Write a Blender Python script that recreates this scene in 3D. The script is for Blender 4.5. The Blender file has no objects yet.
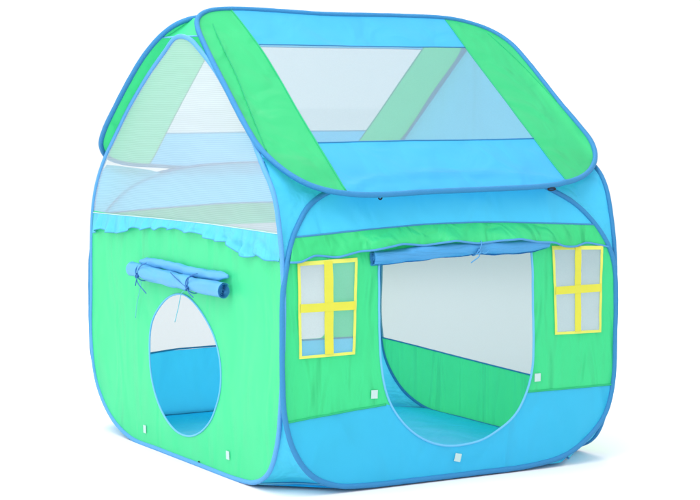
import bpy, math, random
from mathutils import Vector, Matrix, noise
from mathutils.geometry import delaunay_2d_cdt

random.seed(7)
scene = bpy.context.scene
COL = scene.collection

# ------------------------------------------------------------------ camera
cam_d = bpy.data.cameras.new('camera')
cam = bpy.data.objects.new('camera', cam_d)
COL.objects.link(cam)
YAW, PITCH, ROLL = -0.5195, -0.0778, -0.0036
f0 = Vector((-math.sin(YAW), math.cos(YAW), 0)); rr = Vector((math.cos(YAW), math.sin(YAW), 0))
fw = f0 * math.cos(PITCH) + Vector((0, 0, math.sin(PITCH))); up = rr.cross(fw)
r2 = rr * math.cos(ROLL) + up * math.sin(ROLL); u2 = up * math.cos(ROLL) - rr * math.sin(ROLL)
cam.matrix_world = Matrix(((r2.x, u2.x, -fw.x, -2.1101), (r2.y, u2.y, -fw.y, -4.0141), (r2.z, u2.z, -fw.z, 0.9587), (0, 0, 0, 1)))
cam_d.sensor_width = 36
cam_d.lens = 36 * 1879.857 / 700
cam_d.clip_end = 2000
scene.camera = cam

# ------------------------------------------------------------------ world, side key softbox, added fill lamps, exposure
world = bpy.data.worlds.new('World'); scene.world = world; world.use_nodes = True
bg = world.node_tree.nodes['Background']
bg.inputs['Color'].default_value = (1, 1, 1, 1)
bg.inputs['Strength'].default_value = 1.18


def softbox(name, loc, target, size, power, color=(1, 1, 1)):
    l = bpy.data.lights.new(name, 'AREA'); l.shape = 'SQUARE'; l.size = size; l.energy = power; l.color = color
    o = bpy.data.objects.new(name, l); COL.objects.link(o); o.location = loc
    o.rotation_euler = (Vector(target) - Vector(loc)).to_track_quat('-Z', 'Y').to_euler()
    return o


softbox('added_overhead_fill', (-0.9, 0.0, 4.0), (0.5, 0.6, 0), 4.0, 112)  # added lamp out of view, lifts the ground towards white
softbox('side_softbox', (-4.6, -1.0, 3.0), (0.3, 0.5, 0.5), 3.8, 98)
softbox('added_rear_fill', (2.2, 4.6, 3.2), (0.6, 1.2, 0.4), 2.6, 95)  # added lamp behind the tent, makes back cloth and interior glow
scene.view_settings.view_transform = 'Standard'
scene.view_settings.look = 'None'
scene.view_settings.exposure = 0
scene.view_settings.gamma = 1
scene.cycles.max_bounces = 14
scene.cycles.transparent_max_bounces = 24
scene.cycles.diffuse_bounces = 6
scene.cycles.transmission_bounces = 10

# ------------------------------------------------------------------ materials


def lin(c):
    return tuple(((v / 255) / 12.92 if v / 255 <= .04045 else ((v / 255 + .055) / 1.055) ** 2.4) for v in c)


def fabric(name, rgb, trans=0.4, rough=0.45, bump=0.35, stretch=(6, 6, 2.2), scale=1.0, spec=0.35, rot=(0, 0, 0), weave=(700, .12, .001)):
    """thin coated polyester: diffuse + light passing through, faint crinkle and weave"""
    m = bpy.data.materials.new(name); m.use_nodes = True
    nt = m.node_tree; N = nt.nodes; L = nt.links; N.clear()
    out = N.new('ShaderNodeOutputMaterial')
    tc = N.new('ShaderNodeTexCoord')
    mp = N.new('ShaderNodeMapping'); mp.inputs['Scale'].default_value = stretch; mp.inputs['Rotation'].default_value = rot
    L.new(tc.outputs['Object'], mp.inputs['Vector'])
    n1 = N.new('ShaderNodeTexNoise'); n1.inputs['Scale'].default_value = 1.6 * scale; n1.inputs['Detail'].default_value = 1.5; n1.inputs['Distortion'].default_value = .6
    L.new(mp.outputs['Vector'], n1.inputs['Vector'])
    n2 = N.new('ShaderNodeTexNoise'); n2.inputs['Scale'].default_value = 9; n2.inputs['Detail'].default_value = 4
    L.new(tc.outputs['Object'], n2.inputs['Vector'])
    n3 = N.new('ShaderNodeTexNoise'); n3.inputs['Scale'].default_value = weave[0]; n3.inputs['Detail'].default_value = 1
    L.new(tc.outputs['Object'], n3.inputs['Vector'])
    b1 = N.new('ShaderNodeBump'); b1.inputs['Strength'].default_value = bump; b1.inputs['Distance'].default_value = 0.035
    L.new(n1.outputs['Fac'], b1.inputs['Height'])
    b2 = N.new('ShaderNodeBump'); b2.inputs['Strength'].default_value = weave[1]; b2.inputs['Distance'].default_value = weave[2]
    L.new(n3.outputs['Fac'], b2.inputs['Height']); L.new(b1.outputs['Normal'], b2.inputs['Normal'])
    # dye varies very slightly over the cloth
    mx = N.new('ShaderNodeMix'); mx.data_type = 'RGBA'
    c = rgb
    mx.inputs[6].default_value = (c[0] * .93, c[1] * .95, c[2] * .95, 1)
    mx.inputs[7].default_value = (min(1, c[0] * 1.1), min(1, c[1] * 1.05), min(1, c[2] * 1.05), 1)
    L.new(n2.outputs['Fac'], mx.inputs[0])
    p = N.new('ShaderNodeBsdfPrincipled'); p.inputs['Roughness'].default_value = rough
    p.inputs['Specular IOR Level'].default_value = spec
    L.new(mx.outputs[2], p.inputs['Base Color']); L.new(b2.outputs['Normal'], p.inputs['Normal'])
    t = N.new('ShaderNodeBsdfTranslucent'); L.new(mx.outputs[2], t.inputs['Color']); L.new(b1.outputs['Normal'], t.inputs['Normal'])
    ms = N.new('ShaderNodeMixShader'); ms.inputs[0].default_value = trans
    L.new(p.outputs[0], ms.inputs[1]); L.new(t.outputs[0], ms.inputs[2]); L.new(ms.outputs[0], out.inputs['Surface'])
    return m


def netting(name, thread, cover, tint=(1, 1, 1), wave=0.0):
    """fine mosquito net: part thread, part clear hole"""
    m = bpy.data.materials.new(name); m.use_nodes = True
    nt = m.node_tree; N = nt.nodes; L = nt.links; N.clear()
    out = N.new('ShaderNodeOutputMaterial')
    d = N.new('ShaderNodeBsdfDiffuse'); d.inputs['Color'].default_value = (*thread, 1)
    tl = N.new('ShaderNodeBsdfTranslucent'); tl.inputs['Color'].default_value = (*thread, 1)
    m1 = N.new('ShaderNodeMixShader'); m1.inputs[0].default_value = .4
    L.new(d.outputs[0], m1.inputs[1]); L.new(tl.outputs[0], m1.inputs[2])
    tr = N.new('ShaderNodeBsdfTransparent'); tr.inputs['Color'].default_value = (*tint, 1)
    ms = N.new('ShaderNodeMixShader'); ms.inputs[0].default_value = cover
    L.new(tr.outputs[0], ms.inputs[1]); L.new(m1.outputs[0], ms.inputs[2])
    tc = N.new('ShaderNodeTexCoord')
    if wave:
        w = N.new('ShaderNodeTexWave'); w.wave_type = 'BANDS'; w.bands_direction = 'Z'
        w.inputs['Scale'].default_value = 64; w.inputs['Distortion'].default_value = 5; w.inputs['Detail'].default_value = 1; w.inputs['Detail Scale'].default_value = .12
        L.new(tc.outputs['Object'], w.inputs['Vector'])
        src = w.outputs['Fac']; amp = wave
    else:
        n = N.new('ShaderNodeTexNoise'); n.inputs['Scale'].default_value = 260; n.inputs['Detail'].default_value = 1
        L.new(tc.outputs['Object'], n.inputs['Vector']); src = n.outputs['Fac']; amp = .02
    mr = N.new('ShaderNodeMapRange'); mr.inputs['To Min'].default_value = cover - amp; mr.inputs['To Max'].default_value = cover + amp
    L.new(src, mr.inputs['Value']); L.new(mr.outputs['Result'], ms.inputs[0])
    L.new(ms.outputs[0], out.inputs['Surface'])
    return m


GREEN = (.06, .72, .28)
BLUE = (.075, .60, .92)
M = {
    'green': fabric('green_polyester', GREEN, bump=.8, stretch=(8, 8, 1.6)),
    'green_front': fabric('green_polyester_creased', (.05, .69, .26), trans=.32, bump=.85, stretch=(9, 9, 2.2), scale=1.2, rot=(0, math.radians(38), 0)),
    'green_side': fabric('green_polyester_light', (.07, .74, .31), bump=.5, trans=.34),
    'green_roof': fabric('green_polyester_roof', (.045, .60, .215), bump=.55, rot=(0, math.radians(25), 0), trans=.4),
    'blue': fabric('blue_polyester', BLUE, bump=.6, rot=(0, math.radians(60), 0)),
    'blue_roof': fabric('blue_polyester_roof', (.065, .49, .82), bump=.45, trans=.4),
    'blue_gusset': fabric('blue_polyester_gusset', (.085, .62, .90), trans=.42, bump=.5, stretch=(7, 7, 7), scale=1.5),
    'blue_low': fabric('blue_polyester_band', (.05, .54, .85), trans=.44, bump=.95, stretch=(5, 5, 2.5), rot=(0, math.radians(-50), 0)),
    'blue_roll': fabric('blue_polyester_rolled', (.07, .37, .74), bump=.45, trans=.2, stretch=(5, 5, 30), scale=1.2),
    'blue_roll_side': fabric('blue_polyester_rolled_light', (.13, .48, .82), bump=.4, trans=.25, stretch=(20, 3, 12)),
    'ruffle': fabric('blue_polyester_ruffle', (.10, .58, .80), bump=.5, trans=.25, stretch=(14, 14, 5)),
    'floor': fabric('blue_floor_sheet', (.012, .56, .92), bump=.25, trans=0.0),
    'piping': fabric('blue_binding_tape', (.024, .205, .45), bump=.3, trans=0, rough=.6, weave=(190, .6, .002)),
    'piping_light': fabric('light_blue_binding_tape', (.085, .32, .66), bump=.3, trans=0, rough=.6, weave=(190, .6, .002)),
    'trim': fabric('blue_edge_tape', (.06, .27, .55), bump=.1, trans=0, rough=.6),
    'trim_light': fabric('pale_blue_edge_tape', (.13, .45, .74), bump=.1, trans=0, rough=.6),
    'seam': fabric('green_seam_thread', (.015, .40, .17), bump=.1, trans=0, rough=.7),
    'seam_blue': fabric('blue_seam_thread', (.04, .22, .45), bump=.1, trans=0, rough=.7),
    'cord': fabric('dark_blue_cord', (.025, .14, .40), bump=.1, trans=0, rough=.6),
    'cord_light': fabric('pale_blue_cord', (.12, .50, .62), bump=.1, trans=0, rough=.6),
    'yellow': fabric('yellow_ribbon', (.66, .66, .06), bump=.3, trans=.1, rough=.55),
    'yellow_pale': fabric('yellow_ribbon_edge', (.68, .72, .13), bump=.2, trans=.1, rough=.55),
    'cream': fabric('cream_binding', (.45, .62, .62), bump=.1, trans=0),
    'patch': fabric('white_hook_tape', (.46, .62, .62), bump=.4, trans=0, rough=.8),
    'dark': fabric('black_loop_tape', (.01, .012, .02), bump=.1, trans=0, rough=.7),
    'net': netting('white_roof_netting', (.44, .54, .60), .50),
    'net_window': netting('window_netting', (.52, .62, .66), .42),
    'net_side': netting('white_gable_netting', (.64, .68, .72), .60, wave=.06),
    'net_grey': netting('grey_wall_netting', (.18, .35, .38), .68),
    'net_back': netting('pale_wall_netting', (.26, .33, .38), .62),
}

# ------------------------------------------------------------------ mesh helpers


def link(name, verts, faces, mat, parent=None, smooth=True):
    me = bpy.data.meshes.new(name)
    me.from_pydata([tuple(v) for v in verts], [], faces); me.update()
    me.materials.append(mat)
    if smooth:
        me.polygons.foreach_set('use_smooth', [True] * len(me.polygons))
    o = bpy.data.objects.new(name, me); COL.objects.link(o)
    if parent: o.parent = parent
    return o


def lab(o, label):
    o['label'] = label
    return o


def catmull(pts, closed=True, n=8):
    P = [Vector(p) for p in pts]; out = []; k = len(P)
    rng = range(k) if closed else range(k - 1)
    for i in rng:
        if closed:
            a, b, c, d = P[(i - 1) % k], P[i], P[(i + 1) % k], P[(i + 2) % k]
        else:
            a, b, c, d = P[max(i - 1, 0)], P[i], P[i + 1], P[min(i + 2, k - 1)]
        # centripetal parametrisation keeps uneven knots from overshooting
        t0 = 0; t1 = t0 + max((b - a).length, 1e-6) ** .5; t2 = t1 + max((c - b).length, 1e-6) ** .5; t3 = t2 + max((d - c).length, 1e-6) ** .5
        for j in range(n):
            t = t1 + (t2 - t1) * j / n
            A1 = a * ((t1 - t) / (t1 - t0)) + b * ((t - t0) / (t1 - t0)) if t1 - t0 > 2e-3 else b
            A2 = b * ((t2 - t) / (t2 - t1)) + c * ((t - t1) / (t2 - t1))
            A3 = c * ((t3 - t) / (t3 - t2)) + d * ((t - t2) / (t3 - t2)) if t3 - t2 > 2e-3 else c
            B1 = A1 * ((t2 - t) / (t2 - t0)) + A2 * ((t - t0) / (t2 - t0))
            B2 = A2 * ((t3 - t) / (t3 - t1)) + A3 * ((t - t1) / (t3 - t1))
            out.append(B1 * ((t2 - t) / (t2 - t1)) + B2 * ((t - t1) / (t2 - t1)))
    if not closed: out.append(P[-1])
    return out


def smooth_loop(pts, it=6, closed=True):
    P = [Vector(p) for p in pts]
    for _ in range(it):
        k = len(P); Q = []
        for i in range(k):
            if not closed and i in (0, k - 1): Q.append(P[i]); continue
            Q.append(P[i] * .5 + (P[(i - 1) % k] + P[(i + 1) % k]) * .25)
        P = Q
    return P


def resample(pts, step, closed=True):
    P = list(pts) + ([pts[0]] if closed else [])
    acc = [0]
    for i in range(1, len(P)): acc.append(acc[-1] + (P[i] - P[i - 1]).length)
    n = max(3, int(round(acc[-1] / step))); out = []; j = 0
    for i in range(n if closed else n + 1):
        d = acc[-1] * i / n
        while j < len(acc) - 2 and acc[j + 1] < d: j += 1
        s = acc[j + 1] - acc[j]; t = 0 if s < 1e-12 else (d - acc[j]) / s
        out.append(P[j].lerp(P[j + 1], min(1, t)))
    return out


def loop2(pts, step=.012, it=6):
    return resample(smooth_loop(resample(catmull(pts), .006), it), step)


def path2(pts, step=.012, it=4):
    return resample(smooth_loop(resample(catmull(pts, False), .006, False), it, False), step, False)


def tube_geo(path, r, closed=False, seg=10, flat=1.0, flat_dir=None, jitter=0):
    n = len(path); V = []; F = []
    T0 = None; nrm = None
    for i in range(n):
        if closed: t = (path[(i + 1) % n] - path[(i - 1) % n])
        else: t = path[min(i + 1, n - 1)] - path[max(i - 1, 0)]
        t.normalize()
        if flat_dir is not None:
            a = flat_dir - t * flat_dir.dot(t)
            nrm = a.normalized()
        elif nrm is None:
            a = Vector((0, 0, 1)) if abs(t.z) < .9 else Vector((1, 0, 0)); nrm = (a - t * a.dot(t)).normalized()
        else:
            nrm = (nrm - t * nrm.dot(t)).normalized()
        b = t.cross(nrm)
        rad = r(i / max(1, n - 1)) if callable(r) else r
        if jitter: rad *= 1 + jitter * noise.noise(path[i] * 45)
        for k in range(seg):
            an = 2 * math.pi * k / seg
            V.append(path[i] + nrm * (math.cos(an) * rad * flat) + b * (math.sin(an) * rad))
    for i in range(n if closed else n - 1):
        j = (i + 1) % n
        for k in range(seg):
            k2 = (k + 1) % seg
            F.append((i * seg + k, i * seg + k2, j * seg + k2, j * seg + k))
    if not closed:
        F.append(tuple(range(seg - 1, -1, -1))); F.append(tuple((n - 1) * seg + k for k in range(seg)))
    return V, F


def tube(name, path, r, mat, parent, closed=False, **kw):
    V, F = tube_geo([Vector(p) for p in path], r, closed, **kw)
    return link(name, V, F, mat, parent)


def tubes(name, paths, r, mat, parent, **kw):
    V = []; F = []
    for p in paths:
        v, f = tube_geo([Vector(q) for q in p], r, **kw); k = len(V)
        V += v; F += [tuple(i + k for i in ff) for ff in f]
    return link(name, V, F, mat, parent)


def inside(p, poly):
    x, y = p[0], p[1]; c = False; j = len(poly) - 1
    for i in range(len(poly)):
        xi, yi = poly[i][0], poly[i][1]; xj, yj = poly[j][0], poly[j][1]
        if (yi > y) != (yj > y) and x < (xj - xi) * (y - yi) / (yj - yi) + xi: c = not c
        j = i
    return c


def dist_loop(p, poly):
    best = 1e9; n = len(poly)
    for i in range(n):
        a = poly[i]; b = poly[(i + 1) % n]
        ax, ay = a[0], a[1]; dx, dy = b[0] - ax, b[1] - ay; l = dx * dx + dy * dy
        t = 0 if l < 1e-12 else max(0, min(1, ((p[0] - ax) * dx + (p[1] - ay) * dy) / l))
        d = (p[0] - ax - t * dx) ** 2 + (p[1] - ay - t * dy) ** 2
        if d < best: best = d
    return math.sqrt(best)


def sheet(outline, cuts, loops, classify, mapf, grid=.016):
    """one continuous cloth cut into regions: returns {region: (verts, faces)}"""
    V = [Vector(p).to_2d() for p in outline]; E = [(i, (i + 1) % len(V)) for i in range(len(V))]
    for c in cuts:
        k = len(V); V += [Vector(p).to_2d() for p in c]; E += [(k + i, k + i + 1) for i in range(len(c) - 1)]
    for c in loops:
        k = len(V); V += [Vector(p).to_2d() for p in c]; E += [(k + i, k + (i + 1) % len(c)) for i in range(len(c))]
    xs = [v.x for v in V]; ys = [v.y for v in V]
    y = min(ys) + grid * .5; r = 0
    while y < max(ys):
        x = min(xs) + grid * (.25 + .5 * (r % 2))
        while x < max(xs):
            if inside((x, y), outline): V.append(Vector((x, y)))
            x += grid
        y += grid * .87; r += 1
    res = delaunay_2d_cdt(V, E, [], 0, 1e-5)
    v2, _, faces = res[0], res[1], res[2]
    regs = {}
    for f in faces:
        c = (sum((v2[i].x for i in f)) / len(f), sum((v2[i].y for i in f)) / len(f))
        if not inside(c, outline): continue
        k = classify(c)
        if k: regs.setdefault(k, []).append(f)
    pos = {}
    out = {}
    for k, fs in regs.items():
        mp = {}; vv = []; ff = []
        for f in fs:
            g = []
            for i in f:
                if i not in mp:
                    mp[i] = len(vv)
                    if i not in pos: pos[i] = mapf(v2[i].x, v2[i].y)
                    vv.append(pos[i])
                g.append(mp[i])
            ff.append(tuple(g))
        out[k] = (vv, ff)
    return out


def smoothstep(a, b, x):
    t = max(0, min(1, (x - a) / (b - a))); return t * t * (3 - 2 * t)


def lerp_poly(poly, x):
    for i in range(len(poly) - 1):
        a, b = poly[i], poly[i + 1]
        if a[0] <= x <= b[0]: return a[1] + (b[1] - a[1]) * (x - a[0]) / (b[0] - a[0])
    return poly[0][1] if x < poly[0][0] else poly[-1][1]


def N3(x, y, z): return noise.noise(Vector((x, y, z)))


# ------------------------------------------------------------------ dimensions (metres)
W = 1.005; D = 1.2447; YR = .0219; ZR = .7504; ZT = 1.2061
HALF = D / 2
SLOPE = math.atan2(ZT - ZR, HALF - YR); CS, SN = math.cos(SLOPE), math.sin(SLOPE)

# ------------------------------------------------------------------ setting
g = link('ground', [(-300, -300, -.006), (300, -300, -.006), (300, 300, -.006), (-300, 300, -.006)], [(0, 1, 2, 3)], None or bpy.data.materials.new('white_studio_floor'), None, False)
gm = g.data.materials[0]; gm.use_nodes = True
gp = gm.node_tree.nodes['Principled BSDF']
gn = gm.node_tree.nodes.new('ShaderNodeTexNoise'); gn.inputs['Scale'].default_value = 4
gr = gm.node_tree.nodes.new('ShaderNodeMapRange'); gr.inputs['To Min'].default_value = .865; gr.inputs['To Max'].default_value = .885
gc = gm.node_tree.nodes.new('ShaderNodeCombineColor')
gm.node_tree.links.new(gn.outputs['Fac'], gr.inputs['Value'])
for ch in ('Red', 'Green', 'Blue'): gm.node_tree.links.new(gr.outputs['Result'], gc.inputs[ch])
gm.node_tree.links.new(gc.outputs['Color'], gp.inputs['Base Color'])
gp.inputs['Roughness'].default_value = .9; gp.inputs['Specular IOR Level'].default_value = 0.1
g['kind'] = 'structure'

# ------------------------------------------------------------------ the tent
tent = bpy.data.objects.new('play_tent', None); COL.objects.link(tent)
tent['label'] = 'green and blue pop-up house play tent with netting roof and yellow framed windows'
tent['category'] = 'play tent'

HOOP_F = [(.095, .706), (.06, .668), (.032, .63), (.013, .584), (.001, .523), (-.003, .485), (-.005, .38), (-.005, .29), (.0, .201), (.026, .11), (.075, .045), (.143, .014), (.22, .006), (.373, .004), (.556, .004), (.733, .006), (.85, .025), (.929, .072), (.978, .127), (1.002, .212), (1.007, .342), (1.009, .429), (1.001, .532), (.974, .594), (.941, .647), (.899, .691), (.846, .722), (.78, .750), (.68, .768), (.50, .776), (.33, .768), (.22, .754), (.15, .737)]
HOOP_S = [(.535, 1.128), (.500, 1.104), (.389, 1.019), (.29, .941), (.195, .864), (.115, .808), (.072, .770), (.041, .725), (.02, .654), (.006, .577), (.0, .485), (.004, .39), (.010, .288), (.020, .21), (.038, .126), (.082, .049), (.156, .010), (.247, .0), (.486, -.001), (.747, -.001), (.963, .003), (1.11, .05), (1.206, .136), (1.236, .229), (1.242, .301), (1.235, .393), (1.226, .585), (1.207, .673), (1.165, .748), (1.101, .815), (1.055, .852), (.942, .942), (.905, .968), (.785, 1.045), (.676, 1.104), (.625, 1.132), (.585, 1.139)]
HOOP_D = [(.622, 1.170), (.575, 1.142)] + [(p[0], p[1] - .014 * smoothstep(.76, .84, p[1])) for p in HOOP_S[1:27]] + [(D - .041, .725), (D - .072, .775), (D - .115, .814), (D - .195, .876), (D - .29, .948), (D - .389, 1.022), (D - .5, 1.106), (D - .575, 1.156)]
SEAM_F = [(-.1, .634), (.037, .634), (.2, .643), (.418, .652), (.57, .652), (.663, .649), (.957, .633), (1.2, .631)]
LOW_F = [(-.1, .181), (.004, .183), (.198, .200), (.285, .206), (.5, .207), (.719, .204), (.988, .201), (1.2, .200)]
WAVE_F = [(-.1, .574), (.015, .576), (.04, .575), (.084, .590), (.148, .582), (.211, .596), (.276, .597), (.322, .604), (.389, .596), (.475, .606), (.546, .595), (.61, .600), (.673, .603), (.73, .592), (.784, .589), (.82, .582), (.869, .580), (.911, .589), (.985, .574), (1.2, .57)]
DOOR_F = [(.266, .585), (.265, .47), (.268, .329), (.285, .237), (.32, .173), (.373, .122), (.433, .092), (.494, .082), (.568, .089), (.63, .115), (.681, .153), (.712, .203), (.731, .275), (.732, .444), (.727, .585)]
DOOR_S = [(.578, .447), (.476, .416), (.382, .347), (.350, .272), (.361, .200), (.409, .131), (.484, .085), (.56, .066), (.638, .072), (.73, .117), (.787, .19), (.801, .267), (.788, .347), (.712, .415), (.645, .441)]


def lean(z): return .068 * smoothstep(.56, .79, z)


def front_disp(x, z, edge):
    """tension folds of the front wall, outward negative y"""
    k = min(1, edge / .05)
    d = .005 * N3(x * 5, z * 4, 1.3) + .0022 * N3(x * 16 + z * 13, z * 7 - x * 5, 4.1)
    # slack folds near the windows, radiating from the top corners
    a = abs(N3((x + z * .55) * 24, (z - x * .5) * 4, 7.7)); b = abs(N3((x - z * .6) * 24, (z + x * .5) * 4, 2.2))
    s = smoothstep(.19, .24, z) * (1 - smoothstep(.66, .72, z))
    d += .0030 * s * ((a if x < .5 else b) - .2)
    return -d * k - .006 * math.sin(math.pi * min(1, max(0, x))) * k


HF = loop2(HOOP_F); HS = loop2(HOOP_S); HD = loop2(HOOP_D)


def front_map(x, z, off=0.0):
    return Vector((x, lean(z) + front_disp(x, z, dist_loop((x, z), HF)) - off, z))


def back_map(x, z, off=0.0):
    p = front_map(x, z, off)
    return Vector((W / 2 + (p.x - W / 2) * .982, D - p.y, z))


def side_disp(y, z, edge):
    k = min(1, edge / .06)
    return (.006 * N3(y * 3.5, z * 3, 11.3) + .0014 * N3(y * 15 - z * 8, z * 5, 3.1)) * k


def left_map(y, z, off=0.0): return Vector((-side_disp(y, z, dist_loop((y, z), HS)) - off + .026 * smoothstep(.78, .90, z) * (1 - smoothstep(.40, .62, y)), y, z))


def right_map(y, z, off=0.0): return Vector((W + side_disp(y + 3, z, dist_loop((y, z), HD)) + off, y, z))


def wall_piece(regs, key, name, mat, parent):
    if key not in regs: return None
    return link(name, regs[key][0], regs[key][1], mat, parent)


def clip_cut(poly, x0, x1, step=.012):
    pts = [Vector((x, lerp_poly(poly, x), 0)) for x in [x0 + (x1 - x0) * i / int((x1 - x0) / step) for i in range(int((x1 - x0) / step) + 1)]]
    return smooth_loop(pts, 3, False)


def chord(poly_fn, outline, x0, x1, margin=.0):
    """portion of the line inside the outline"""
    xs = [x0 + (x1 - x0) * i / 200 for i in range(201)]
    xs = [x for x in xs if inside((x, poly_fn(x)), outline)]
    return [Vector((x, poly_fn(x), 0)) for x in xs]


# window layout on the long walls: corner points (x, z)
WIN = [dict(bl=(.044, .341), br=(.190, .343), tl=(.040, .570), tr=(.199, .574), mx=(.109, .133), mz=(.451, .472)),
       dict(bl=(.808, .352), br=(.953, .349), tl=(.797, .579), tr=(.960, .572), mx=(.868, .888), mz=(.455, .476))]


def quad_loop(w, inset=0.0):
    bl, br, tr, tl = [Vector((*w[k], 0)) for k in ('bl', 'br', 'tr', 'tl')]
    c = (bl + br + tr + tl) / 4
    q = [p + (c - p).normalized() * inset * 1.4 for p in (bl, br, tr, tl)]
    return resample(q, .012)


def ribbon(paths, width, mapf, off):
    """flat tape laid on the cloth: paths in wall coordinates, with a little thickness"""
    V = []; F = []
    for path, wd in paths:
        P = resample([Vector((*p, 0)) for p in path], .01, False)
        k = len(V); n = len(P)
        for i, p in enumerate(P):
            t = (P[min(i + 1, n - 1)] - P[max(i - 1, 0)]).normalized(); s = Vector((-t.y, t.x, 0)) * wd / 2
            wob = .0006 * N3(p.x * 60, p.y * 60, wd * 99)
            for q, o in ((p + s, off), (p - s, off), (p - s, off - .0016), (p + s, off - .0016)):
                V.append(mapf(q.x, q.y, o + wob))
        for i in range(n - 1):
            a = k + i * 4; b = a + 4
            for j in range(4): F.append((a + j, a + (j + 1) % 4, b + (j + 1) % 4, b + j))
        F.append((k, k + 1, k + 2, k + 3)); e = k + (n - 1) * 4; F.append((e + 3, e + 2, e + 1, e))
    return V, F


def long_wall(name, mapf, kind):
    low = lambda x: lerp_poly(LOW_F, x); seam = lambda x: lerp_poly(SEAM_F, x); wave = lambda x: lerp_poly(WAVE_F, x)
    lowc = smooth_loop(chord(low, HF, 0, 1), 3, False); seamc = smooth_loop(chord(seam, HF, 0, 1), 3, False)
    if kind == 'front':
        door = resample(smooth_loop(resample(catmull(DOOR_F, False), .006, False), 4, False) , .01, False)
        wins = [quad_loop(w) for w in WIN]
    else:
        door = resample([Vector(p) for p in [(.10, .585, 0), (.10, .215, 0), (.12, .201, 0), (.80, .207, 0), (.822, .23, 0), (.822, .585, 0)]], .01, False)
        wins = []
    sl = [Vector((p.x, p.y)) for p in seamc]; ll = [Vector((p.x, p.y)) for p in lowc]

    def cl(c):
        if inside(c, door): return None if kind == 'front' else 'net'
        for i, wq in enumerate(wins):
            if inside(c, wq): return 'pane%d' % i
        if c[1] < lerp_poly(ll, c[0]): return 'low'
        if c[1] > lerp_poly(sl, c[0]): return 'top'
        return 'mid'
    cuts = [lowc, seamc] if kind != 'front' else [
        [p for p in lowc if p.x < .29 and not inside(p, door)], [p for p in lowc if p.x > .70 and not inside(p, door)], seamc]
    regs = sheet(HF, cuts, [door] + wins, cl, mapf)
    wall = wall_piece(regs, 'mid', name, M['green_front'], tent)
    wall_piece(regs, 'low', 'lower_band', M['blue_low'], wall)
    wall_piece(regs, 'top', 'upper_band', M['blue'], wall)
    if kind == 'back': wall_piece(regs, 'net', 'netting', M['net_back'], wall)
    # seams
    segs = cuts[:-1] if kind == 'front' else [[p for p in lowc]]
    for sg in segs: tube('seam', [mapf(p.x, p.y, .001) for p in sg], .0026, M['seam' if kind == 'front' else 'seam_blue'], wall, seg=8)
    tube('seam', [mapf(p.x, p.y, .001) for p in seamc], .0026, M['seam_blue'], wall, seg=8)
    # valance: a loose green flap with a wavy bound edge
    xs = [p.x for p in seamc]; x0, x1 = xs[0], xs[-1]; n = 150; m = 8
    V = []; F = []; edge = []

    def vpos(x, t, zb):
        z = seam(x) * (1 - t) + zb * t
        over = smoothstep(.20, .26, x) * (1 - smoothstep(.77, .83, x))
        amp = .005 + .026 * over
        out = amp * math.sin(t * math.pi * .5) + .0018 + t * .0025 * N3(x * 14, z * 4, 5.5) + t * (1 - t) * .016 * N3(x * 3 + z * 6, z * 14 - x * 2, 8) + t * .006 * math.sin(x * 31 + 2 * N3(x * 4, 0, 0))
        return mapf(x, z, max(.0015, out))
    for i in range(n + 1):
        u = i / n; xt = x0 + (x1 - x0) * u
        # the flap reaches sideways to the hoop
        for j in range(m + 1):
            t = j / m
            xl = x0 + (.013 - x0) * t; xr = x1 + (.986 - x1) * t
            x = xl + (xr - xl) * u
            zb = wave(x) + .0065 * smoothstep(.22, .28, x) * (1 - smoothstep(.79, .84, x)) if kind == 'front' else wave(x) + .006 * math.sin(x * 25)
            V.append(vpos(x, t, zb))
        edge.append(V[-1] + (Vector((0, -.0012, -.0005)) if kind == 'front' else Vector((0, .0012, 0))))
    for i in range(n):
        for j in range(m):
            a = i * (m + 1) + j; F.append((a, a + 1, a + m + 2, a + m + 1))
    val = link('valance', V, F, M['green_front'], wall)
    tube('valance_trim', smooth_loop(edge, 3, False), .0027, M['trim'], wall, seg=8)
    hoop = tube('hoop', [mapf(p.x, p.y, 0 if kind == 'front' else .010) for p in HF], .0070, M['piping'], tent, closed=True, seg=12, jitter=.07)
    if kind == 'front':
        tr = [mapf(p.x, p.y, .001) for p in door]
        tube('door_trim', tr, .0030, M['trim_light'], tent, seg=8)
        for i, w in enumerate(WIN):
            bl, br, tl, trr = w['bl'], w['br'], w['tl'], w['tr']
            e = .0035
            outer = [([(bl[0] - e, bl[1]), (br[0] + e, br[1])], .007), ([(tl[0] - e, tl[1]), (trr[0] + e, trr[1])], .010), ([bl, tl], .007), ([br, trr], .007)]
            V, F = ribbon(outer, 0, mapf, .0045)
            fr = link('window_frame', V, F, M['yellow_pale'], tent, False)
            lab(fr, 'yellow ribbon frame of the window %s the door' % ('left of' if i == 0 else 'right of'))
            mx = sum(w['mx']) / 2; mw = w['mx'][1] - w['mx'][0]; mz = sum(w['mz']) / 2; mh = w['mz'][1] - w['mz'][0]
            V, F = ribbon([([(mx, (bl[1] + br[1]) / 2 + .003), (mx, (tl[1] + trr[1]) / 2 + .002)], mw)], 0, mapf, .0060)
            link('mullion', V, F, M['yellow'], fr, False)
            V, F = ribbon([([(.5 * (bl[0] + tl[0]) + .001, mz), (.5 * (br[0] + trr[0]) - .001, mz)], mh)], 0, mapf, .0068)
            link('crossbar', V, F, M['yellow'], fr, False)
            r = regs['pane%d' % i]
            link('window_net', r[0], r[1], M['net_window'], fr)
        for (px, pz, a) in ((.250, .235, .05), (.746, .240, .0), (.499, .051, .25)):
            ca, sa = math.cos(a), math.sin(a); h = .0105
            V, F = ribbon([([(px - sa * h, pz - ca * h), (px + sa * h, pz + ca * h)], .019)], 0, mapf, .0035)
            link('hook_patch', V, F, M['patch'], tent, False)
    return wall


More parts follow.
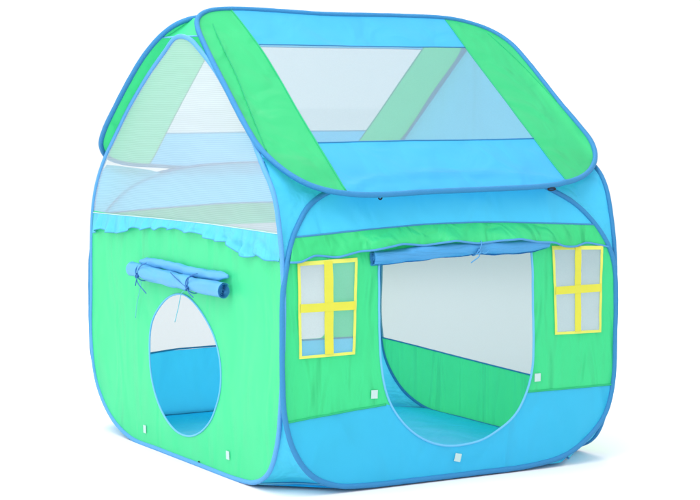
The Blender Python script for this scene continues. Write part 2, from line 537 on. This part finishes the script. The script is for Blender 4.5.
def gable_wall(name, mapf, kind):
    top = .6445 if kind == 'left' else .62
    fn = lambda y: top + (.003 * math.sin(y * 5) if kind == 'left' else 0)
    OUT = HS if kind == 'left' else HD
    cut = chord(fn, OUT, 0, D)
    cuts = [cut]; loops = []
    if kind == 'left':
        door = loop2(DOOR_S, .01); loops.append(door)
    else:
        low = lambda y: .183 + .030 * (y / D - .5); c2 = chord(low, OUT, 0, D); cuts.append(c2)

    def cl(c):
        if kind == 'left':
            if inside(c, door): return None
            return 'net' if c[1] > fn(c[0]) else 'mid'
        if c[1] > top: return 'blue'
        return 'net' if c[1] > low(c[0]) else 'mid'
    regs = sheet(OUT, cuts, loops, cl, mapf)
    wall = wall_piece(regs, 'mid', name, M['green_side' if kind == 'left' else 'green'], tent)
    wall_piece(regs, 'net', 'netting', M['net_side' if kind == 'left' else 'net_grey'], wall)
    wall_piece(regs, 'blue', 'upper_panel', M['blue'], wall)
    tube('hoop', [mapf(p.x, p.y, 0 if kind == 'left' else .002) for p in OUT], .0062, M['piping_light' if kind == 'left' else 'piping'], tent, closed=True, seg=12, jitter=.07)
    if kind == 'left':
        tube('door_trim', [mapf(p.x, p.y, .001) for p in door], .0026, M['trim_light'], tent, closed=True, seg=8)
        for (py, pz) in ((.842, .043), (.311, .054)):
            V, F = ribbon([([(py, pz - .011), (py, pz + .011)], .017)], 0, mapf, .0035)
            link('hook_patch', V, F, M['patch'], tent, False)
    else:
        tube('seam', [mapf(p.x, p.y, -.001) for p in cuts[1]], .0022, M['seam_blue'], wall, seg=8)
        tube('seam', [mapf(p.x, p.y, -.001) for p in cuts[0]], .0022, M['seam_blue'], wall, seg=8)
    return wall


lab(long_wall('front_wall', front_map, 'front'), 'green front wall with large arched doorway, wavy valance and blue lower band')
lab(long_wall('back_wall', back_map, 'back'), 'back wall with wide netting opening above a blue band')
side_wall = lab(gable_wall('gable_wall', left_map, 'left'), 'light green gable wall with oval crawl hole and netting above')
lab(gable_wall('gable_wall', right_map, 'right'), 'far gable wall with low green band and grey netting')

# ------------------------------------------------------------------ roof
NEAR = [(.043, .685), (.062, .728), (.105, .760), (.19, .772), (.314, .767), (.46, .757), (.711, .757), (.871, .749), (.936, .728), (.990, .691), (1.024, .632), (1.034, .539), (1.035, .438), (1.036, .339), (1.041, .238), (1.040, .165), (1.009, .092), (.943, .030), (.858, -.004), (.778, -.016), (.617, -.021), (.421, -.024), (.274, -.030), (.203, -.026), (.137, -.010), (.088, .018), (.053, .06), (.027, .117), (.014, .176), (.013, .265), (.020, .406), (.027, .53), (.034, .62)]
FAR = [(-.03, .22), (-.032, .32), (-.03, .45), (-.022, .563), (-.003, .646), (.022, .695), (.066, .727), (.18, .736), (.46, .732), (.8, .730), (.91, .715), (.965, .675), (1.0, .612), (1.004, .4), (1.008, .158), (.98, .085), (.9, .035), (.6, .020), (.3, .026), (.2, .040), (.09, .055), (.02, .09), (-.018, .15)]
HN = loop2(NEAR); HR = loop2(FAR)
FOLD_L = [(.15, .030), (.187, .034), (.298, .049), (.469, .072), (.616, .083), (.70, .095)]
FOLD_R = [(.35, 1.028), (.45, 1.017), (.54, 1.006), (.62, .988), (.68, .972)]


def near_map(x, s, off=0.0):
    e = dist_loop((x, s), HN); k = min(1, e / .05)
    h = .004 * N3(x * 3, s * 4, 21.) * k + .001 * N3(x * 14, s * 9, 2.) * k
    # cloth resting on the gable hoops underneath
    fl = lerp_poly(FOLD_L, s); fr = lerp_poly(FOLD_R, s); g1 = smoothstep(.15, .3, s) * (1 - smoothstep(.6, .7, s)) * k
    h += g1 * (.0065 * math.exp(-((x - fl) / .007) ** 2) + .003 * math.exp(-((x - fr) / .014) ** 2))
    # the top of the front hoop pressing from below
    arch = .045 - .42 * abs(x - .52) ** 3.2 * 4
    h += .005 * math.exp(-((s - arch) / .009) ** 2) * smoothstep(-.02, .01, arch)
    h -= .010 * math.sin(math.pi * max(0, min(1, s / .75))) * k * .6
    h += off
    return Vector((x, YR + s * CS - h * SN, ZR + s * SN + h * CS))


def far_map(x, s, off=0.0):
    e = dist_loop((x, s), HR); k = min(1, e / .05)
    h = .004 * N3(x * 3 + 9, s * 4, 21.) * k + off
    return Vector((x, D - YR - s * CS + h * SN, ZR + s * SN + h * CS))


def roof(name, outline, mapf, xl, xr, s0, s1, mat_l, hoop_r):
    L_ = path2([(*p, 0) for p in xl]); R_ = path2([(*p, 0) for p in xr])
    linv = [(p.y, p.x) for p in L_]; rinv = [(p.y, p.x) for p in R_]
    linv.sort(); rinv.sort()
    fl = lambda s: lerp_poly(linv, s); fr = lambda s: lerp_poly(rinv, s)
    cb = [Vector((fl(s0) + (fr(s0) - fl(s0)) * i / 60, s0, 0)) for i in range(61)]
    ct = [Vector((fl(s1) + (fr(s1) - fl(s1)) * i / 60, s1, 0)) for i in range(61)]
    cutL = [p for p in L_ if inside(p, outline)]; cutR = [p for p in R_ if inside(p, outline)]

    def cl(c):
        x, s = c
        if x < fl(s): return 'l'
        if x > fr(s): return 'r'
        if s < s0: return 'b'
        if s > s1: return 't'
        return 'net'
    regs = sheet(outline, [cutL, cutR, cb, ct], [], cl, mapf)
    root = wall_piece(regs, 'net', name, M['net'], tent)
    wall_piece(regs, 'b', 'eave_panel', M['blue_roof'], root); wall_piece(regs, 't', 'ridge_panel', M['blue_roof'], root)
    wall_piece(regs, 'l', 'end_panel', M[mat_l], root); wall_piece(regs, 'r', 'end_panel', M[mat_l], root)
    for c in (cutL, cutR): tube('seam', [mapf(p.x, p.y, .0008) for p in c], .0020, M['seam'], root, seg=8)
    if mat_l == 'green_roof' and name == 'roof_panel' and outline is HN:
        for fp in (FOLD_L, FOLD_R):  # no stitching here: dark tubes stand in for shade along the cloth folds
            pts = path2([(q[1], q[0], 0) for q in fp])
            tube('fold_shade_line', [mapf(p.x, p.y, .0004) for p in pts], .0013, M['seam'], root, seg=6)
    for c in (cb, ct): tube('seam', [mapf(p.x, p.y, .0008) for p in c], .0017, M['seam_blue'], root, seg=8)
    tube('hoop', [mapf(p.x, p.y, 0) for p in outline], hoop_r, M['piping'], tent, closed=True, seg=12, jitter=.07)
    return root


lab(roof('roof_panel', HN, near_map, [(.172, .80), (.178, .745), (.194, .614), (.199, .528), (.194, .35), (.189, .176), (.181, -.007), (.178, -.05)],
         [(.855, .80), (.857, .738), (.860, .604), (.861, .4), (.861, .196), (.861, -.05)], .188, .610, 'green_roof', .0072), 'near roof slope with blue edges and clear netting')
lab(roof('roof_panel', HR, far_map, [(.17, .80), (.17, .6), (.168, .4), (.17, .2), (.172, -.02)],
         [(.857, .80), (.857, .6), (.855, .4), (.853, .2), (.853, -.02)], .203, .608, 'green_roof', .0072), 'far roof slope seen through the netting')

# small gusset closing the gable under the ridge, with its tape
for sx, nm in ((.004, 'left'), (W - .004, 'right')):
    V = []; F = []
    n = 14
    for i in range(n + 1):
        z = 1.139 + (1.190 - 1.139) * i / n
        ya = YR + (z + .006 - ZR) / (SN / CS); yb = D - ya
        lx = .062 * (i / n) ** .8 * (1 if nm == 'left' else -1)
        for j in range(7): V.append(Vector((sx + lx + (.034 * (1 - i / n) * (1 - j / 6) if nm == 'left' else 0) + .004 * N3(j * .7, z * 20, sx), ya + (yb - ya) * j / 6, z)))
    for i in range(n):
        for j in range(6):
            a = i * 7 + j; F.append((a, a + 1, a + 8, a + 7))
    gu = link('ridge_gusset', V, F, M['green_side'], tent)
    tube('gusset_tape', [V[j] for j in range(7)], .0024, M['trim_light'], gu, seg=8)

# ------------------------------------------------------------------ corner gussets
GS = [(.156, .008), (.10, .033), (.058, .080), (.038, .126), (.022, .21), (.010, .288), (.002, .39), (.0, .485), (.006, .577), (.02, .654), (.042, .725), (.072, .768), (.105, .798), (.145, .826)]
GF = [(.170, .008), (.100, .030), (.048, .078), (.026, .110), (-.001, .201), (-.004, .29), (-.004, .38), (-.002, .485), (.013, .584), (.032, .63), (.075, .685), (.135, .731), (.22, .752), (.30, .764)]
GB = [(.285, .0), (.16, .033), (.085, .080), (.045, .126), (.018, .21), (.005, .301), (.006, .393), (.012, .485), (.018, .585), (.037, .673), (.060, .715), (.080, .748), (.118, .782)]


def corner(sx, sy):
    side = GS if not sy else GB
    if sx and sy: side = GB[:10] + [(.045, .725), (.075, .772), (.115, .810), (.15, .830)]
    m = len(side)
    fr = GF[:m] if (not sy or sx) else GF[:10] + [(.06, .672), (.11, .714), (.20, .752)]
    if sx and not sy: fr = [(.150, .012), (.105, .048), (.060, .095), (.030, .122), (.003, .205), (-.001, .29), (-.002, .38), (.001, .485), (.029, .590), (.062, .645), (.106, .691), (.159, .724), (.225, .750), (.30, .764)]
    a = [Vector((.018 * smoothstep(.74, .82, p[1]), p[0], p[1])) for p in side]; b = [Vector((p[0], lean(p[1]), p[1])) for p in fr]
    a = smooth_loop(catmull(a, False, 8), 3, False); b = smooth_loop(catmull(b, False, 8), 3, False)
    if sy: b = [Vector((W / 2 + (q.x - W / 2) * .982, q.y, q.z)) for q in b]
    V = []; F = []; n = 10
    for i in range(len(a)):
        for j in range(n + 1):
            t = j / n; p = a[i].lerp(b[i], t)
            w = (a[i] - b[i]).length; s = math.sin(math.pi * t)
            ins = s * w * .10 + s * min(.004, w * .05) * N3(t * 5 + i * .15, i * .22, sx * 3 + sy)
            p = p + Vector((ins, ins, 0)); p.z = max(p.z, .002)
            V.append(Vector((W - p.x if sx else p.x, D - p.y if sy else p.y, p.z)))
    for i in range(len(a) - 1):
        for j in range(n):
            q = i * (n + 1) + j; F.append((q, q + 1, q + n + 2, q + n + 1))
    o = link('corner_gusset', V, F, M['blue_gusset'], tent)
    base = [V[j] + Vector((0, 0, .001)) for j in range(n + 1)]
    tube('gusset_hem', base, .0028, M['seam_blue'], o, seg=8)


for sx in (0, 1):
    for sy in (0, 1): corner(sx, sy)

# floor sheet, its corners cut along the gusset hems
FL = resample([Vector((*p, 0)) for p in [(.172, .004), (W - .172, .004), (W - .004, .160), (W - .004, D - .29), (W - .172, D - .004), (.172, D - .004), (.004, D - .29), (.004, .160)]], .02)
fl_r = sheet(FL, [], [], lambda c: 'f', lambda x, y: Vector((x, y, .003 + .005 * (1 + N3(x * 7, y * 7, 3)) * min(1, dist_loop((x, y), FL) * 12))), .03)['f']
V, F = fl_r
link('floor_sheet', V, F, M['floor'], tent)

# ------------------------------------------------------------------ ruffle on the left gable wall
RT = [(0, .643), (.028, .643), (.422, .6465), (.8, .643), (1.193, .638), (1.24, .637)]
RB = [(0, .573), (.029, .575), (.08, .583), (.13, .584), (.18, .580), (.236, .583), (.26, .596), (.293, .608), (.36, .610), (.423, .617), (.52, .619), (.623, .624), (.75, .616), (.884, .609), (.98, .594), (1.072, .587), (1.12, .592), (1.195, .582), (1.24, .580)]
V = []; F = []; n = 520; m = 10; edge = []
for i in range(n + 1):
    y = .016 + (1.206 - .016) * i / n
    zt = lerp_poly(RT, y); zb = lerp_poly(RB, y) + .0035 * math.sin(y * 48 + 3 * math.sin(y * 9))
    big = 1 + 1.6 * (1 - smoothstep(.25, .34, y))
    for j in range(m + 1):
        t = j / m
        z = zt + (zb - zt) * t
        ph = y * 78 + 5 * N3(y * 8, 0, 3) + 1.6 * t * N3(y * 6, t * 2, 9) * big
        out = .003 + .017 * (t ** .8) * (.5 + .5 * math.sin(ph)) * (.55 + .6 * abs(N3(y * 11, 4, 2))) * min(big, 1.5) + .006 * t
        if big > 1.2: out += .010 * t * (1.15 - t) * 2 * N3(y * 20 + t * 3, t * 3.5, 5)
        out *= .25 + .75 * smoothstep(.012, .06, y) * (1 - smoothstep(1.15, 1.205, y))
        yy = y + .004 * t * math.cos(ph)
        V.append(left_map(yy, z, out))
    edge.append(V[-1])
for i in range(n):
    for j in range(m):
        a = i * (m + 1) + j; F.append((a, a + 1, a + m + 2, a + m + 1))
ruf = link('ruffle', V, F, M['ruffle'], side_wall)
tube('ruffle_hem', smooth_loop(edge, 2, False), .0011, M['trim'], ruf, seg=6)
tube('ruffle_tape', [left_map(.016 + 1.19 * i / 60, lerp_poly(RT, .016 + 1.19 * i / 60) + .001, .003) for i in range(61)], .0013, M['cream'], side_wall, seg=8)

# ------------------------------------------------------------------ rolled doors


def roll_geo(center, r, turns, mapax, tied=(), n=90, seg=110, flat=.88):
    """a cloth rolled up into a spiral; center(u)->(a, z, out), axis along a"""
    V = []; F = []
    for i in range(n + 1):
        u = i / n; a, z, o = center(u)
        R = r * (1 + .15 * N3(u * 9, 1, r * 300) + .05 * N3(u * 30, 2, 2))
        for ut in tied: R *= 1 - .17 * math.exp(-((u - ut) / .035) ** 2)
        for k in range(seg + 1):
            t = k / seg; th = t * turns * 2 * math.pi + .6 + .5 * N3(u * 4, 3, 1)
            rad = R * (.16 + .84 * t) * (1 + .05 * N3(math.cos(th) * 2, math.sin(th) * 2, u * 12))
            V.append(mapax(a + (.0025 * N3(t * 9, u * 3, 5) if i in (0, n) else 0), z + rad * math.sin(th), o + rad * flat * math.cos(th)))
    w = seg + 1
    for i in range(n):
        for k in range(seg): F.append((i * w + k, i * w + k + 1, (i + 1) * w + k + 1, (i + 1) * w + k))
    return V, F


# left gable: roll with a slack fold above it
axL = lambda a, z, o: Vector((-o, a, z))
cS = lambda u: (.872 - .592 * u, .4955 - .003 * math.sin(u * math.pi) - .012 * u + .002 * N3(u * 6, 0, 0), .024)
V1, F1 = roll_geo(cS, .0225, 4.3, axL, (.12, .68))
ro = link('rolled_door', V1, F1, M['blue_roll_side'], tent)
lab(ro, 'light blue door flap rolled up above the oval crawl hole')
V = []; F = []; n = 90; seg = 20
for i in range(n + 1):
    u = i / n; a = .845 - .560 * u; taper = min(1, .35 + u * 8, .35 + (1 - u) * 8)
    zc = .519 + .003 * math.sin(u * 7) - .001 * u
    for k in range(seg):
        th = 2 * math.pi * k / seg
        rr_ = taper * (1.12 + .3 * N3(u * 12, math.cos(th), math.sin(th)))
        V.append(axL(a, zc + .0115 * rr_ * math.sin(th), .010 + .0095 * rr_ * math.cos(th)))
for i in range(n):
    for k in range(seg): F.append((i * seg + k, i * seg + (k + 1) % seg, (i + 1) * seg + (k + 1) % seg, (i + 1) * seg + k))
F.append(tuple(range(seg))); F.append(tuple(n * seg + k for k in range(seg)))
link('slack_fold', V, F, M['blue_roll_side'], ro)


def bow(parent, a, zc, o, mapax, r, tails, mat, knot_low):
    ring = []
    for k in range(28):
        th = 2 * math.pi * k / 28; ring.append(mapax(a + .010 * math.sin(th), zc + r * math.sin(th), o + r * math.cos(th)))
    V, F = tube_geo(ring, .0015, True, 8)
    kn = mapax(a, zc + knot_low, o + r * .75)
    # knot
    for s in range(5):
        d = Vector((random.uniform(-1, 1), random.uniform(-1, 1), random.uniform(-1, 1))) * .003
        pts = [kn + d + Vector((math.cos(q) * .0035, math.sin(q) * .0045, math.sin(q + s) * .0045)) for q in [2 * math.pi * z / 10 for z in range(10)]]
        v, f = tube_geo(pts, .0016, True, 6); k0 = len(V); V += v; F += [tuple(i + k0 for i in ff) for ff in f]
    for tl in tails:
        pts = [kn] + [mapax(a + da, zc + dz, o + r * .9 + do) for da, dz, do in tl]
        pts = smooth_loop(catmull(pts, False, 6), 2, False)
        v, f = tube_geo(pts, .0014, False, 7); k0 = len(V); V += v; F += [tuple(i + k0 for i in ff) for ff in f]
    return link('door_tie', V, F, mat, parent)


bow(ro, .800, .4905, .022, axL, .0215, [[(-.010, -.020, .004), (-.05, -.042, .002), (-.058, -.052, -.004)], [(-.02, .018, .0), (-.055, .032, -.006)], [(-.012, -.020, .006), (-.006, -.034, .006)]], M['cord'], -.006)
bow(ro, .470, .4840, .022, axL, .0215, [[(.05, .010, .002), (.10, .025, .0)], [(-.02, -.018, .003), (-.045, -.028, .002)], [(-.014, .022, .0), (-.05, .034, -.008)]], M['cord'], -.008)
for pth in ([path2([(-.020, .815, .468), (-.012, .85, .43), (-.009, .875, .395), (-.009, .885, .355)], .008), path2([(-.034, .48, .470), (-.016, .56, .452), (-.011, .585, .42), (-.010, .615, .37)], .008)]): tube('door_tie', pth, .0010, M['cord_light'], ro, seg=6)

# front: roll tucked under the valance
axF = lambda a, z, o: Vector((a, -o, z))
cF = lambda u: (.240 + .535 * u, 0.5765 + .0115 * smoothstep(0, .55, u) + .002 * N3(u * 7, 0, 4), .016)
V1, F1 = roll_geo(cF, .0205, 3.6, axF, (.575,))
# the far end is loosely folded: squeeze it to a slanted tip
for v in V1:
    if v.x > .72:
        k = smoothstep(.72, .778, v.x); c = .597; v.z = c + (v.z - c) * (1 - .35 * k); v.y = -.012 + (v.y + .012) * (1 - .4 * k)
rf = link('rolled_door', V1, F1, M['blue_roll'], tent)
lab(rf, 'blue door flap rolled up above the arched doorway')
bow(rf, .548, .590, .016, axF, .0195, [[(-.006, -.020, .006), (-.022, -.030, .006), (-.030, -.036, .004)], [(.012, -.014, .006), (.026, -.006, .004)]], M['trim'], -.008)

# ------------------------------------------------------------------ small black joining loops on the hoops
for p, d in (((.274, .006, .7245), (0, 0, 1)), ((.80, .010, .7325), (1, 0, 0))):
    c = Vector(p); pts = []
    for k in range(16):
        th = 2 * math.pi * k / 16
        pts.append(c + Vector((.0075 * math.cos(th) * (1.6 if d[0] else .6), -.004, .0030 * math.sin(th) * (1 if d[0] else 1.3))))
    tube('joining_loop', pts, .0020, M['dark'], tent, closed=True, seg=8)
c = left_map(.490, -.001, 0)
tube('joining_loop', [c + Vector((0, .0065 * math.cos(q), .0085 * math.sin(q) + .001)) * 1.0 for q in [2 * math.pi * k / 18 for k in range(18)]], .0016, M['dark'], tent, closed=True, seg=8)
